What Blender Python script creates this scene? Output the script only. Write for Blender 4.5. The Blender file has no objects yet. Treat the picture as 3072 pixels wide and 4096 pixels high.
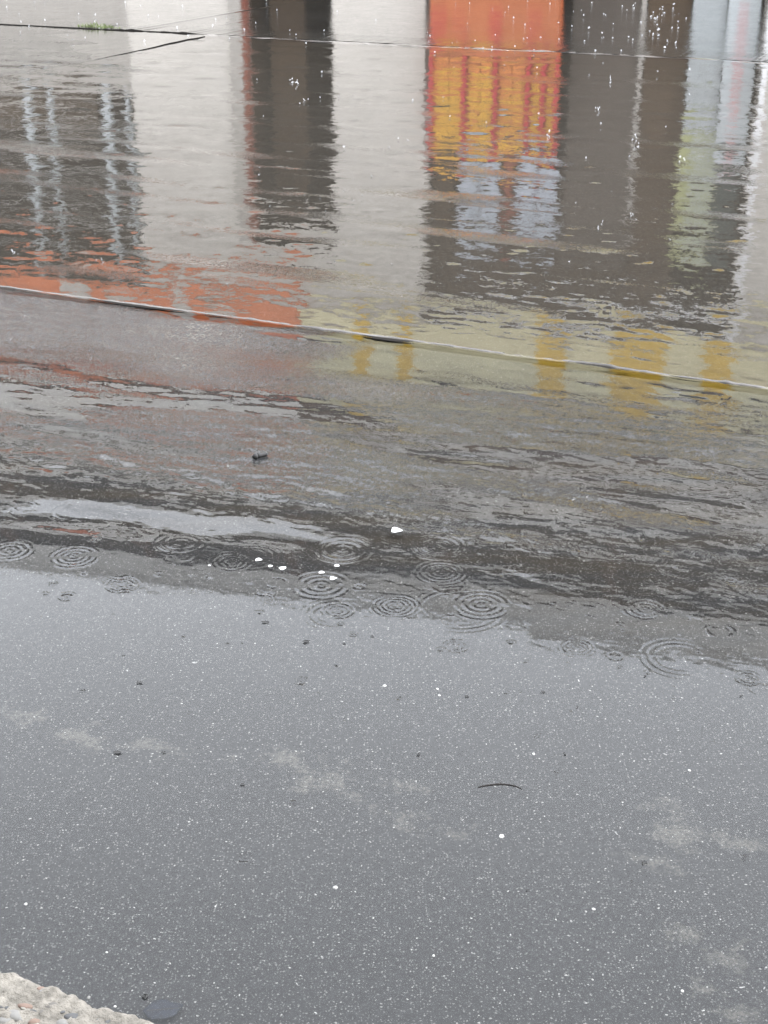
import bpy, bmesh, math, random
import numpy as np
from mathutils import Vector, Matrix, noise as mnoise

# ------------------------------------------------------------------ camera, sky, sun, exposure
scene = bpy.context.scene
COL = scene.collection
R = math.radians
H = 1.5                      # eye height above the water
PITCH = 24.5                 # degrees below the horizon
FPX = 5627.0                 # focal length in photograph pixels (3072 x 4096)

cam_d = bpy.data.cameras.new('camera')
cam_d.sensor_fit = 'VERTICAL'
cam_d.angle = 2 * math.atan(2048 / FPX)
cam_d.clip_start = 0.05
cam_d.clip_end = 2000
cam = bpy.data.objects.new('camera', cam_d)
cam.location = (0, 0, H)
cam.rotation_euler = (R(90 - PITCH), 0, 0)
COL.objects.link(cam)
scene.camera = cam

SUN_EL, SUN_AZ = 58.0, 110.0          # high behind the photographer's shoulder, veiled by cloud
world = bpy.data.worlds.new('World')
scene.world = world
world.use_nodes = True
wn = world.node_tree
wn.nodes.clear()
sky = wn.nodes.new('ShaderNodeTexSky')
sky.sky_type = 'NISHITA'
sky.sun_disc = False
sky.sun_elevation = R(SUN_EL)
sky.sun_rotation = R(SUN_AZ)
sky.air_density = 1.0
sky.dust_density = 4.0
sky.ozone_density = 1.0
hs = wn.nodes.new('ShaderNodeHueSaturation')      # cloud takes most of the blue out
hs.inputs['Saturation'].default_value = 0.22
bg = wn.nodes.new('ShaderNodeBackground')
bg.inputs['Strength'].default_value = 0.12
wo = wn.nodes.new('ShaderNodeOutputWorld')
wn.links.new(sky.outputs[0], hs.inputs['Color'])
cl = wn.nodes.new('ShaderNodeMix')                # even rain cloud in front of the clear sky
cl.data_type = 'RGBA'
cl.inputs[0].default_value = 0.88
cl.inputs[7].default_value = (10.6, 11.0, 11.7, 1)
wn.links.new(hs.outputs[0], cl.inputs[6])
wn.links.new(cl.outputs[2], bg.inputs['Color'])
wn.links.new(bg.outputs[0], wo.inputs[0])

sun_d = bpy.data.lights.new('sun', 'SUN')
sun_d.energy = 0.5
sun_d.angle = R(25)
sun_d.color = (1.0, 0.97, 0.93)
sun = bpy.data.objects.new('sun', sun_d)
sun.rotation_euler = (R(90 - SUN_EL), 0, R(180 - SUN_AZ))
COL.objects.link(sun)

scene.view_settings.view_transform = 'Standard'
scene.view_settings.look = 'None'
scene.view_settings.gamma = 1.0
scene.view_settings.exposure = 2.35
scene.view_settings.use_curve_mapping = False
scene.render.engine = 'CYCLES'
scene.cycles.max_bounces = 8
scene.cycles.transparent_max_bounces = 8
scene.cycles.use_denoising = True
scene.cycles.denoiser = 'OPENIMAGEDENOISE'
scene.cycles.use_adaptive_sampling = False
scene.cycles.sample_clamp_indirect = 6.0

# ------------------------------------------------------------------ helpers
rng = np.random.default_rng(11)
rnd = random.Random(5)
ST = np.array([0.9157, -0.4020])       # along the street, to the right
SN = np.array([0.4020, 0.9157])        # across the street, away from the photographer
N_KERB, N_JOINT, N_FAR = 1.214, 4.36, 12.90


def st(t, n):
    return (ST[0] * t + SN[0] * n, ST[1] * t + SN[1] * n)


def on_ground(u, v, z=0.0):
    """point of the street where a feature noted at (u, v) in the photograph lies"""
    p = R(PITCH)
    a, b = (u - 1536) / FPX, (2048 - v) / FPX
    d = (a, math.cos(p) + b * math.sin(p), -math.sin(p) + b * math.cos(p))
    k = (z - H) / d[2]
    return (d[0] * k, d[1] * k)


def tag(o, label=None, cat=None, group=None, kind=None):
    if label: o['label'] = label
    if cat: o['category'] = cat
    if group: o['group'] = group
    if kind: o['kind'] = kind
    return o


def link(name, me, mat=None, parent=None, loc=None, rot=None):
    o = bpy.data.objects.new(name, me)
    COL.objects.link(o)
    if me is not None and mat is not None:
        me.materials.clear(); me.materials.append(mat)
    if parent is not None: o.parent = parent
    if loc is not None: o.location = loc
    if rot is not None: o.rotation_euler = rot
    return o


def mesh_of(name, verts, faces, smooth=False, up=False):
    me = bpy.data.meshes.new(name)
    me.from_pydata([tuple(v) for v in verts], [], faces)
    if up:
        me.update()
        if sum(p.normal.z * p.area for p in me.polygons) < 0: me.flip_normals()
    if smooth:
        me.polygons.foreach_set('use_smooth', [True] * len(me.polygons))
    me.update()
    return me


def box_mesh(name, x0, x1, y0, y1, z0, z1, bev=0.0):
    bm = bmesh.new()
    bmesh.ops.create_cube(bm, size=1)
    for v in bm.verts:
        v.co = Vector((x0 + (v.co.x + .5) * (x1 - x0), y0 + (v.co.y + .5) * (y1 - y0), z0 + (v.co.z + .5) * (z1 - z0)))
    if bev:
        bmesh.ops.bevel(bm, geom=bm.edges[:], offset=bev, segments=1, affect='EDGES')
    me = bpy.data.meshes.new(name); bm.to_mesh(me); bm.free()
    return me


def box(name, mat, parent, x0, x1, y0, y1, z0, z1, bev=0.0):
    return link(name, box_mesh(name, x0, x1, y0, y1, z0, z1, bev), mat, parent)


# ------------------------------------------------------------------ materials
def newmat(name):
    m = bpy.data.materials.new(name); m.use_nodes = True
    nt = m.node_tree; nt.nodes.clear()
    return m, nt


class NT:
    def __init__(self, nt): self.nt = nt
    def n(self, t, **kw):
        x = self.nt.nodes.new(t)
        for k, v in kw.items(): setattr(x, k, v)
        return x
    def l(self, a, b): self.nt.links.new(a, b)
    def _in(self, sock, v):
        if hasattr(v, 'is_linked'): self.l(v, sock)
        else: sock.default_value = v
    def math(self, op, a, b=0.0, c=None, clamp=False):
        x = self.n('ShaderNodeMath', operation=op, use_clamp=clamp)
        self._in(x.inputs[0], a); self._in(x.inputs[1], b)
        if c is not None: self._in(x.inputs[2], c)
        return x.outputs[0]
    def vmath(self, op, a, b=None, scale=None):
        x = self.n('ShaderNodeVectorMath', operation=op)
        self._in(x.inputs[0], a)
        if b is not None: self._in(x.inputs[1], b)
        if scale is not None: self._in(x.inputs[3], scale)
        return x.outputs[0]
    def mix(self, f, a, b, blend='MIX'):
        x = self.n('ShaderNodeMix', data_type='RGBA', blend_type=blend)
        self._in(x.inputs[0], f); self._in(x.inputs[6], a); self._in(x.inputs[7], b)
        return x.outputs[2]
    def noise(self, vec, scale, detail=3.0, rough=0.55, dim='3D'):
        x = self.n('ShaderNodeTexNoise', noise_dimensions=dim)
        if vec is not None: self.l(vec, x.inputs['Vector'])
        x.inputs['Scale'].default_value = scale
        x.inputs['Detail'].default_value = detail
        x.inputs['Roughness'].default_value = rough
        return x
    def ramp(self, f, p0, p1):
        x = self.n('ShaderNodeMapRange', clamp=True)
        self.l(f, x.inputs[0]); x.inputs[1].default_value = p0; x.inputs[2].default_value = p1
        return x.outputs[0]


def plain(name, col, rough=0.7, spec=0.4, var=0.12, scale=6.0, bump=0.0, bscale=60.0, metal=0.0):
    """painted, plastered or stone surface with blotchy wear"""
    m, nt = newmat(name); k = NT(nt)
    g = k.n('ShaderNodeTexCoord').outputs['Object']
    nz = k.noise(g, scale, 5.0)
    f = k.ramp(nz.outputs[0], 0.3, 0.7)
    lo = tuple(c * (1 - var) for c in col) + (1,); hi = tuple(min(1, c * (1 + var)) for c in col) + (1,)
    c = k.mix(f, lo, hi)
    p = k.n('ShaderNodeBsdfPrincipled')
    k.l(c, p.inputs['Base Color'])
    p.inputs['Roughness'].default_value = rough
    p.inputs['Specular IOR Level'].default_value = spec
    p.inputs['Metallic'].default_value = metal
    if bump:
        b = k.n('ShaderNodeBump'); b.inputs['Strength'].default_value = bump; b.inputs['Distance'].default_value = 0.004
        k.l(k.noise(g, bscale, 4.0).outputs[0], b.inputs['Height']); k.l(b.outputs[0], p.inputs['Normal'])
    o = k.n('ShaderNodeOutputMaterial'); k.l(p.outputs[0], o.inputs[0])
    return m


def world_xy(k):
    g = k.n('ShaderNodeNewGeometry')
    return g.outputs['Position'], g


def speck_layer(k, pos, scale, keep, r0, r1):
    """pale aggregate grains: cell points with random size; returns 0..1 mask and the cell colour"""
    wob = k.noise(pos, scale * 1.7, 1.0)
    off = k.vmath('SCALE', k.vmath('SUBTRACT', wob.outputs['Color'], (0.5, 0.5, 0.5)), scale=0.9 / scale)
    v = k.n('ShaderNodeTexVoronoi', voronoi_dimensions='2D', feature='F1')
    k.l(k.vmath('ADD', pos, off), v.inputs['Vector'])
    v.inputs['Scale'].default_value = scale
    sep = k.n('ShaderNodeSeparateColor'); k.l(v.outputs['Color'], sep.inputs[0])
    rad = k.math('MULTIPLY_ADD', sep.outputs[1], r1 - r0, r0)
    m = k.math('SUBTRACT', rad, v.outputs['Distance'])
    m = k.math('MULTIPLY', m, 14.0, clamp=True)
    on = k.math('LESS_THAN', sep.outputs[0], keep)
    return k.math('MULTIPLY', m, on), sep


def ground_mat(name, base, speck=1.0, patches=()):
    m, nt = newmat(name); k = NT(nt)
    pos, _ = world_xy(k)
    big = k.noise(pos, 1.3, 4.0); mid = k.noise(pos, 14.0, 4.0); fine = k.noise(pos, 330.0, 2.0)
    c = k.mix(k.ramp(big.outputs[0], .3, .7), tuple(x * .82 for x in base) + (1,), tuple(x * 1.18 for x in base) + (1,))
    c = k.mix(k.math('MULTIPLY', k.ramp(mid.outputs[0], .35, .7), .35), c, tuple(x * 1.5 for x in base) + (1,))
    tone = k.noise(pos, 70.0, 3.0, .6)
    c = k.mix(k.math('MULTIPLY', k.ramp(tone.outputs[0], .42, .72), .45), c, tuple(x * 3.6 for x in base) + (1,))
    c = k.mix(k.math('MULTIPLY', k.ramp(fine.outputs[0], .45, .72), .7), c, tuple(x * 4.2 for x in base) + (1,))
    if patches:
        # brown streaks drawn out along the gutter stream
        dn = k.n('ShaderNodeVectorMath', operation='DOT_PRODUCT'); k.l(pos, dn.inputs[0]); dn.inputs[1].default_value = (SN[0], SN[1], 0)
        mp = k.n('ShaderNodeMapping'); k.l(pos, mp.inputs[0]); mp.inputs[2].default_value = (0, 0, math.atan2(-ST[1], ST[0])); mp.inputs[3].default_value = (1.2, 7.0, 1.0)
        sl = k.ramp(k.noise(mp.outputs[0], 1.6, 5.0, .6).outputs[0], .40, .62)
        bd = k.math('MULTIPLY', k.ramp(dn.outputs['Value'], 2.55, 2.85), k.ramp(dn.outputs['Value'], 4.36, 3.9))
        c = k.mix(k.math('MULTIPLY', k.math('MULTIPLY', sl, bd), .45), c, (.026, .020, .012, 1))
        # thin cement laitance stains left on the tar, each with its own ragged outline
        acc = None
        for (x, y, rx, ry, rot) in patches:
            q = k.n('ShaderNodeMapping', vector_type='TEXTURE')
            k.l(pos, q.inputs[0])
            q.inputs[1].default_value = (x, y, 0); q.inputs[2].default_value = (0, 0, rot)
            q.inputs[3].default_value = (rx, ry, 1000.0)
            ln = k.n('ShaderNodeVectorMath', operation='LENGTH'); k.l(q.outputs[0], ln.inputs[0])
            f = k.math('SUBTRACT', 1.0, ln.outputs['Value'])
            acc = f if acc is None else k.math('MAXIMUM', acc, f)
        rag = k.noise(pos, 17.0, 7.0, .72)
        f = k.math('ADD', k.math('MULTIPLY', acc, .75), k.math('MULTIPLY_ADD', rag.outputs[0], 5.0, -2.85))
        f = k.math('MULTIPLY', k.ramp(f, .0, .55), k.math('GREATER_THAN', acc, 0.0))
        grain = k.ramp(k.noise(pos, 190.0, 2.0).outputs[0], .30, .55)
        f = k.math('MULTIPLY', k.math('MULTIPLY', f, grain), .27)
        c = k.mix(f, c, (.20, .19, .165, 1))
    s1, a1 = speck_layer(k, pos, 125.0, .42 * speck, .02, .22)
    tint = k.mix(a1.outputs[2], (.16, .156, .148, 1), (.42, .42, .405, 1))
    c = k.mix(k.math('MULTIPLY', s1, k.math('MULTIPLY_ADD', a1.outputs[2], .6, .14)), c, tint)
    s2, a2 = speck_layer(k, pos, 210.0, .55 * speck, .05, .36)
    c = k.mix(k.math('MULTIPLY', s2, k.math('MULTIPLY_ADD', a2.outputs[2], .46, .12)), c, (.22, .22, .215, 1))
    s3, a3 = speck_layer(k, pos, 30.0, .04 * speck, .03, .07)
    c = k.mix(s3, c, (.55, .55, .54, 1))
    s4, a4 = speck_layer(k, pos, 36.0, .10 * speck, .03, .12)
    c = k.mix(k.math('MULTIPLY', s4, .9), c, (.008, .008, .008, 1))
    p = k.n('ShaderNodeBsdfPrincipled')
    k.l(c, p.inputs['Base Color'])
    p.inputs['Roughness'].default_value = .6
    p.inputs['Specular IOR Level'].default_value = 0.12
    o = k.n('ShaderNodeOutputMaterial'); k.l(p.outputs[0], o.inputs[0])
    return m


def jitter(k, pos, base_n, grain, fine):
    """fine wavelets and grain-sized dimples too small for the mesh, added to a surface normal"""
    flat = (1, 1, 0)
    def lay(scale, amp, detail=2.0):
        nz = k.noise(pos, scale, detail, .6)
        v = k.vmath('MULTIPLY', k.vmath('SUBTRACT', nz.outputs['Color'], (.5, .5, .5)), flat)
        return k.vmath('SCALE', v, scale=amp)
    acc = k.vmath('ADD', base_n, lay(6.0, k.math('MULTIPLY', fine, 1.0)))
    acc = k.vmath('ADD', acc, lay(24.0, k.math('MULTIPLY', fine, 1.2)))
    acc = k.vmath('ADD', acc, lay(90.0, k.math('MULTIPLY', fine, .9)))
    acc = k.vmath('ADD', acc, lay(330.0, k.math('MULTIPLY', grain, .7), 1.0))
    acc = k.vmath('ADD', acc, lay(120.0, k.math('MULTIPLY', grain, .8), 1.0))
    return k.vmath('NORMALIZE', acc)


def water_mat():
    m, nt = newmat('rain_water'); k = NT(nt)
    pos, _ = world_xy(k)
    wn_ = k.n('ShaderNodeAttribute', attribute_name='wave_normal').outputs['Vector']
    gr = k.n('ShaderNodeAttribute', attribute_name='grain').outputs['Fac']
    fi = k.n('ShaderNodeAttribute', attribute_name='wavelet').outputs['Fac']
    nrm = jitter(k, pos, wn_, gr, fi)
    fr = k.n('ShaderNodeFresnel'); fr.inputs['IOR'].default_value = 1.335; k.l(nrm, fr.inputs['Normal'])
    gl = k.n('ShaderNodeBsdfGlossy'); gl.inputs['Roughness'].default_value = .03
    k.l(nrm, gl.inputs['Normal'])
    tr = k.n('ShaderNodeBsdfTransparent'); tr.inputs[0].default_value = (.97, .97, .96, 1)
    mx = k.n('ShaderNodeMixShader')
    k.l(fr.outputs[0], mx.inputs[0]); k.l(tr.outputs[0], mx.inputs[1]); k.l(gl.outputs[0], mx.inputs[2])
    o = k.n('ShaderNodeOutputMaterial'); k.l(mx.outputs[0], o.inputs[0])
    return m


def wet_mat(name, base, grain, fine, rough=.05, var=.25, ior=1.34):
    """concrete under a thin running film of rain"""
    m, nt = newmat(name); k = NT(nt)
    pos, g = world_xy(k)
    nz = k.noise(pos, 2.2, 5.0)
    c = k.mix(k.ramp(nz.outputs[0], .3, .7), tuple(x * (1 - var) for x in base) + (1,), tuple(x * (1 + var) for x in base) + (1,))
    sp = k.ramp(k.noise(pos, 120.0, 2.0).outputs[0], .55, .8)
    c = k.mix(k.math('MULTIPLY', sp, .4), c, tuple(min(1, x * 2.2) for x in base) + (1,))
    nrm = jitter(k, pos, g.outputs['Normal'], grain, fine)
    df = k.n('ShaderNodeBsdfDiffuse'); k.l(c, df.inputs[0])
    gl = k.n('ShaderNodeBsdfGlossy'); gl.inputs['Roughness'].default_value = rough; k.l(nrm, gl.inputs['Normal'])
    fr = k.n('ShaderNodeFresnel'); fr.inputs['IOR'].default_value = ior; k.l(nrm, fr.inputs['Normal'])
    mx = k.n('ShaderNodeMixShader')
    k.l(fr.outputs[0], mx.inputs[0]); k.l(df.outputs[0], mx.inputs[1]); k.l(gl.outputs[0], mx.inputs[2])
    o = k.n('ShaderNodeOutputMaterial'); k.l(mx.outputs[0], o.inputs[0])
    return m


PATCH = []
for (u, v, rx, ry) in [(1310, 3085, .085, .055), (1100, 3010, .05, .03), (1600, 3120, .06, .03), (880, 2990, .04, .025),
                       (2690, 3235, .05, .05), (2790, 3330, .10, .05), (2960, 3345, .06, .04), (2600, 3420, .05, .03),
                       (2870, 3790, .045, .06), (2760, 3730, .04, .03), (2910, 3980, .04, .04), (330, 2920, .07, .04),
                       (640, 2965, .06, .03), (60, 2830, .06, .04), (1700, 3250, .07, .04)]:
    x, y = on_ground(u, v)
    PATCH.append((x, y, rx * 1.5, ry * 1.35, -0.41))

M_ASPHALT = ground_mat('wet_asphalt', (.0085, .0088, .0094), 1.0, PATCH)
M_CONC = ground_mat('wet_concrete', (.017, .0145, .0115), .55)
M_FARPAVE = wet_mat('wet_pavement', (.022, .021, .019), .22, .06)
M_SLAB = wet_mat('wet_slab', (.035, .033, .029), .12, .045)
M_EARTH = plain('earth', (.06, .055, .05))
M_GAP = plain('mud_in_joint', (.010, .009, .008), .9, .1)
M_LIP = wet_mat('wet_mortar', (.085, .08, .076), .05, .02, .12, .5)
M_WATER = water_mat()

# ------------------------------------------------------------------ setting: ground, roads, pavements
def strip(name, mat, t0, t1, n0, n1, z, kind='structure', nt=1, nn=1):
    vs, fs = [], []
    for j in range(nn + 1):
        for i in range(nt + 1):
            x, y = st(t0 + (t1 - t0) * i / nt, n0 + (n1 - n0) * j / nn)
            vs.append((x, y, z))
    for j in range(nn):
        for i in range(nt):
            a = j * (nt + 1) + i
            fs.append((a, a + 1, a + nt + 2, a + nt + 1))
    o = link(name, mesh_of(name, vs, fs, up=True), mat)
    if kind: o['kind'] = kind
    return o


g_me = mesh_of('ground', [(-900, -900, -.12), (900, -900, -.12), (900, 900, -.12), (-900, 900, -.12)], [(0, 1, 2, 3)])
ground = link('ground', g_me, M_EARTH); ground['kind'] = 'structure'

road = strip('road', M_ASPHALT, -60, 60, N_KERB - .2, N_JOINT - .012, -.014)
lane = strip('concrete_lane', M_CONC, -60, 60, N_JOINT + .012, N_FAR + .3, -.010)


# far pavement: a slab a couple of centimetres proud, with a chipped edge
def far_pavement():
    ts = np.concatenate([np.linspace(-60, -9, 20), np.linspace(-8.9, 6, 330), np.linspace(6.2, 60, 20)])
    vs, fs = [], []
    ez = []
    for t in ts:
        w = mnoise.noise(Vector((t * 1.3, 0, 3))) * .06 + mnoise.noise(Vector((t * 7, 1, 3))) * .035 + mnoise.noise(Vector((t * 23, 2, 3))) * .015
        # the edge stands clear on the left and sinks into the water on the right
        hgt = .012 if t < -7.9 else max(.003, .012 - (t + 7.9) * .03)
        hgt *= max(.05, .85 + 1.3 * mnoise.noise(Vector((t * 3.1, 5, 1))) + 1.0 * mnoise.noise(Vector((t * 13, 5, 1))))
        ez.append((N_FAR + w, hgt))
    for (t, (n, hz)) in zip(ts, ez):
        x, y = st(t, n); vs.append((x, y, -.02))
    b = len(ts)
    for (t, (n, hz)) in zip(ts, ez):
        x, y = st(t, n + .012); vs.append((x, y, hz))
    for (t, (n, hz)) in zip(ts, ez):
        x, y = st(t, n + .5); vs.append((x, y, max(.012, hz * .8)))
    for (t, (n, hz)) in zip(ts, ez):
        x, y = st(t, N_FAR + 60); vs.append((x, y, .012))
    top, face = [], []
    for i in range(b - 1):
        face.append((i, i + 1, b + i + 1, b + i))
        for q in (1, 2):
            top.append((q * b + i, q * b + i + 1, (q + 1) * b + i + 1, (q + 1) * b + i))
    fp = link('far_pavement', mesh_of('far_pavement', vs, top, up=True), M_FARPAVE); fp['kind'] = 'structure'
    link('edge_face', mesh_of('edge_face', vs, face), M_GAP, fp)
    return fp


fp = far_pavement()


def ridge(name, mat, parent, pts, half, height, z0, seed=0.0, seg=9):
    """low rounded mortar lip along a polyline of (t, n)"""
    vs, fs = [], []
    for i, (t, n) in enumerate(pts):
        wv = 1 + .45 * mnoise.noise(Vector((t * 9, seed, 0))) + .3 * mnoise.noise(Vector((t * 41, seed, 7)))
        off = .010 * mnoise.noise(Vector((t * 3, seed, 4))) + .004 * mnoise.noise(Vector((t * 30, seed, 9)))
        hh = height * max(.1, .9 + .8 * mnoise.noise(Vector((t * 4, seed, 2))) + .7 * mnoise.noise(Vector((t * 23, seed, 5))))
        for j in range(seg):
            a = math.pi * j / (seg - 1)
            x, y = st(t, n + off - half * wv * math.cos(a))
            vs.append((x, y, z0 + hh * math.sin(a)))
    for i in range(len(pts) - 1):
        for j in range(seg - 1):
            a = i * seg + j
            fs.append((a, a + seg, a + seg + 1, a + 1))
    return link(name, mesh_of(name, vs, fs, True, True), mat, parent)


ridge('joint_lip', M_LIP, lane, [(t, N_JOINT + .022) for t in np.arange(-9, 7, .012)], .009, .007, -.0035, 1.0)
for (ta, tb, wid) in [(-3.62, -3.38, .010), (-3.16, -2.72, .022), (-2.66, -2.52, .010), (-2.00, -1.80, .026), (-.9, -.8, .008)]:
    # open lengths of the joint where the mortar has fallen out
    vs, fs = [], []
    m = 24
    for i in range(m + 1):
        t = ta + (tb - ta) * i / m
        w = wid * math.sin(math.pi * (i + .3) / (m + .6)) ** .6 * (1 + .3 * mnoise.noise(Vector((t * 40, 3, 3))))
        for s in (0, 1):
            x, y = st(t, N_JOINT + .004 - w * s); vs.append((x, y, .0035))
    for i in range(m):
        fs.append((2 * i, 2 * i + 1, 2 * i + 3, 2 * i + 2))
    link('joint_gap', mesh_of('joint_gap', vs, fs), M_GAP, lane)

# the lip continues along the far pavement edge on the right, in the same pale mortar
ridge('edge_lip', M_LIP, fp, [(t, N_FAR - .02 + .05 * math.sin(t * 1.3) + .07 * mnoise.noise(Vector((t * 1.7, 8, 0)))) for t in np.arange(-7.6, 6, .04)], .06, .008, -.0045, 4.0)


# loose corner slab lying against the far pavement, lifted at its right end
def corner_slab():
    p = [on_ground(-900, 60), on_ground(0, 103), on_ground(330, 121), on_ground(560, 131), on_ground(820, 147),
         on_ground(690, 173), on_ground(570, 200), on_ground(380, 238), on_ground(180, 272), on_ground(-150, 330), on_ground(-900, 420)]
    zz = [-.002, -.001, .001, .004, .007, .010, .006, .0005, -.004, -.006, -.006]
    vs = [(x, y, z) for (x, y), z in zip(p, zz)]
    n = len(vs)
    cx = sum(v[0] for v in vs) / n; cy = sum(v[1] for v in vs) / n
    # finer rim so the broken edge wanders
    rim = []
    for i in range(n):
        a, b = Vector(vs[i]), Vector(vs[(i + 1) % n])
        for q in range(14):
            c = a.lerp(b, q / 14)
            c.y += .05 * mnoise.noise(Vector((c.x * 4, c.y * 4, 0)))
            rim.append(c)
    m = len(rim)
    V = [tuple(c) for c in rim] + [(c.x, c.y, -.02) for c in rim]
    o = link('concrete_slab', mesh_of('concrete_slab', V, [tuple(range(m))], up=True), M_SLAB)
    tag(o, 'pale broken corner slab of wet concrete lifted beside the far pavement edge', 'slab')
    link('edge_face', mesh_of('edge_face', V, [(i, (i + 1) % m, m + (i + 1) % m, m + i) for i in range(m)]), M_GAP, o)


corner_slab()

# ------------------------------------------------------------------ near kerb: exposed-aggregate kerb stones
M_KERB = plain('weathered_kerb', (.165, .153, .134), .85, .2, .35, 60.0, 1.0, 260.0)
M_PEB = [plain('pebble_grey', (.095, .088, .08), .7, .3, .2, 60), plain('pebble_dark', (.065, .066, .068), .7, .3, .2, 60),
         plain('pebble_rust', (.15, .105, .085), .7, .3, .2, 60), plain('pebble_cream', (.20, .19, .168), .75, .3, .15, 60),
         plain('pebble_ash', (.15, .147, .14), .75, .3, .15, 60)]
KZ = .075


def kerb_stone(t0, t1, res, label):
    nt = max(8, int((t1 - t0) / res)); nn = max(6, int(.17 / res))
    prof = [(N_KERB - .17 + .17 * j / nn, KZ) for j in range(nn + 1)]
    vs, fs = [], []
    for i in range(nt + 1):
        t = t0 + (t1 - t0) * i / nt
        ew = .010 * mnoise.noise(Vector((t * 14, 0, 5))) + .009 * mnoise.noise(Vector((t * 42, 1, 5))) + .005 * mnoise.noise(Vector((t * 110, 2, 5)))
        for j in range(nn + 1):
            f = j / nn
            n = N_KERB - .17 + (.17 + ew) * f
            q = Vector((t, n, 0))
            z = KZ + .0025 * mnoise.noise(q * 45) + .0025 * mnoise.noise(q * 120) + .002 * mnoise.noise(q * 260)
            cel = mnoise.cell(q * 70)
            z += .001 * cel
            z -= .022 * max(0, (f - .90) / .10) ** 2          # worn rounded arris
            x, y = st(t, n); vs.append((x, y, z))
        x, y = st(t, N_KERB + ew + .004); vs.append((x, y, KZ - .045))
        x, y = st(t, N_KERB + .008); vs.append((x, y, -.05))
    w = nn + 3
    for i in range(nt):
        for j in range(w - 1):
            a = i * w + j
            fs.append((a, a + w, a + w + 1, a + 1))
    o = link('kerb_stone', mesh_of('kerb_stone', vs, fs, True, True), M_KERB)
    tag(o, label, 'kerb', 'kerb stones along the near pavement')
    return o


def pebble_mesh(name, r, sx, sy, sz, seed, flat=.5):
    bm = bmesh.new()
    bmesh.ops.create_icosphere(bm, subdivisions=2, radius=1)
    for v in bm.verts:
        d = 1 + .28 * mnoise.noise(v.co * 1.3 + Vector((seed, seed * 2, 0))) + .1 * mnoise.noise(v.co * 3 + Vector((seed, 0, 9)))
        v.co = Vector((v.co.x * sx * d * r, v.co.y * sy * d * r, v.co.z * sz * d * r))
    for f in bm.faces: f.smooth = True
    me = bpy.data.meshes.new(name); bm.to_mesh(me); bm.free()
    return me


k_main = kerb_stone(-1.5, -.5, .0032, 'pale exposed aggregate kerb stone in the lower left corner')
kerb_stone(-2.51, -1.51, .02, 'pale kerb stone continuing to the left of the visible one')
kerb_stone(-.49, .51, .02, 'pale kerb stone continuing to the right of the visible one')
for (u, v, r, sx, sy, mi) in [(212, 4025, .0105, 1.25, .95, 0), (292, 4066, .010, 1.4, .9, 1), (100, 4022, .0075, 1.6, .7, 2), (12, 4028, .007, 1.5, .7, 1),
                              (168, 4046, .005, .7, 1.4, 0), (130, 4042, .005, 1.4, .6, 1), (60, 4060, .011, 1.4, .9, 4), (395, 4078, .005, 1, 1, 1),
                              (140, 4085, .008, 1.3, .8, 2), (250, 4092, .009, 1.3, .9, 4), (20, 4080, .009, 1.2, .9, 4)]:
    x, y = on_ground(u, v, KZ)
    link('pebble', pebble_mesh('pebble', r, sx, sy, .55, u * .013), M_PEB[mi], k_main, (x, y, KZ - r * .33), (0, 0, -.4 + rnd.uniform(-.3, .3)))
agg = [pebble_mesh('aggregate', 1, 1.25, .85, .32, s) for s in (1.1, 2.2, 3.3, 4.4)]
for i in range(34):
    t = rnd.uniform(-1.22, -.80); n = N_KERB - rnd.uniform(.004, .10)
    r = rnd.choice((.002, .0028, .0038, .005))
    x, y = st(t, n)
    me = agg[i % 4].copy()
    o = link('pebble', me, rnd.choice(M_PEB[3:] + M_PEB[3:] + M_PEB[:3]), k_main, (x, y, KZ - r * .22), (0, 0, rnd.uniform(0, 6)))
    o.scale = (r, r, r)
np_ = strip('near_pavement', plain('pavement_paving', (.30, .29, .27), .8, .3, .2, 9.0), -60, 60, -6, N_KERB - .171, KZ - .006)

# ------------------------------------------------------------------ rain water: one sheet with real ripples
# (u, v) in the photograph, outer radius in photograph pixels, strength
RINGS = [(25, 2057, 70, .9), (37, 2202, 100, 1.2), (296, 2227, 105, 1.4), (383, 2150, 48, .8), (722, 2168, 120, 1.0), (926, 2248, 95, 1.0),
         (488, 2338, 78, 1.1), (265, 2387, 42, .9), (210, 2335, 22, 1.2), (37, 1785, 55, .7), (148, 1785, 55, .8), (142, 1853, 32, .7),
         (617, 1810, 75, .9), (506, 1853, 36, .6), (858, 1860, 105, .7), (1481, 2050, 55, .8), (1740, 2050, 60, .8), (1790, 2094, 46, .7),
         (1370, 2199, 135, 1.0), (1752, 2186, 125, 1.0), (1765, 2290, 118, 1.0), (1283, 2341, 125, 1.5), (1437, 2347, 42, .8),
         (1580, 2425, 105, 1.2), (1351, 2442, 78, 1.2), (1925, 2418, 125, 1.5), (1363, 2493, 18, 1.5), (1413, 2539, 28, 1.5),
         (1826, 2585, 62, 1.0), (1203, 2727, 40, 1.5), (1592, 2795, 22, 1.5), (2085, 2279, 62, 1.0), (2171, 2205, 72, .8), (2301, 2208, 50, .7),
         (2665, 2211, 52, .8), (2924, 2322, 48, .9), (2122, 1970, 82, .7), (2579, 2437, 92, 1.2), (2307, 2591, 75, 1.4), (2460, 2625, 45, 1.0),
         (2992, 2715, 60, 1.2), (2147, 2943, 30, 1.6), (2227, 3085, 30, 1.6), (74, 2955, 70, 1.5), (420, 2875, 38, 1.7), (333, 2764, 28, 1.4),
         (1170, 3210, 46, 1.8), (1380, 3230, 30, 1.5), (980, 3430, 56, 1.9), (1415, 3417, 20, 1.5), (1290, 3495, 22, 1.5), (2975, 3430, 26, 2.0),
         (2430, 1240, 60, .7), (2120, 830, 60, .6), (1330, 1540, 50, .7), (2900, 1600, 60, .7), (560, 1370, 40, .5), (1620, 1895, 60, .6)]


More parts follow.
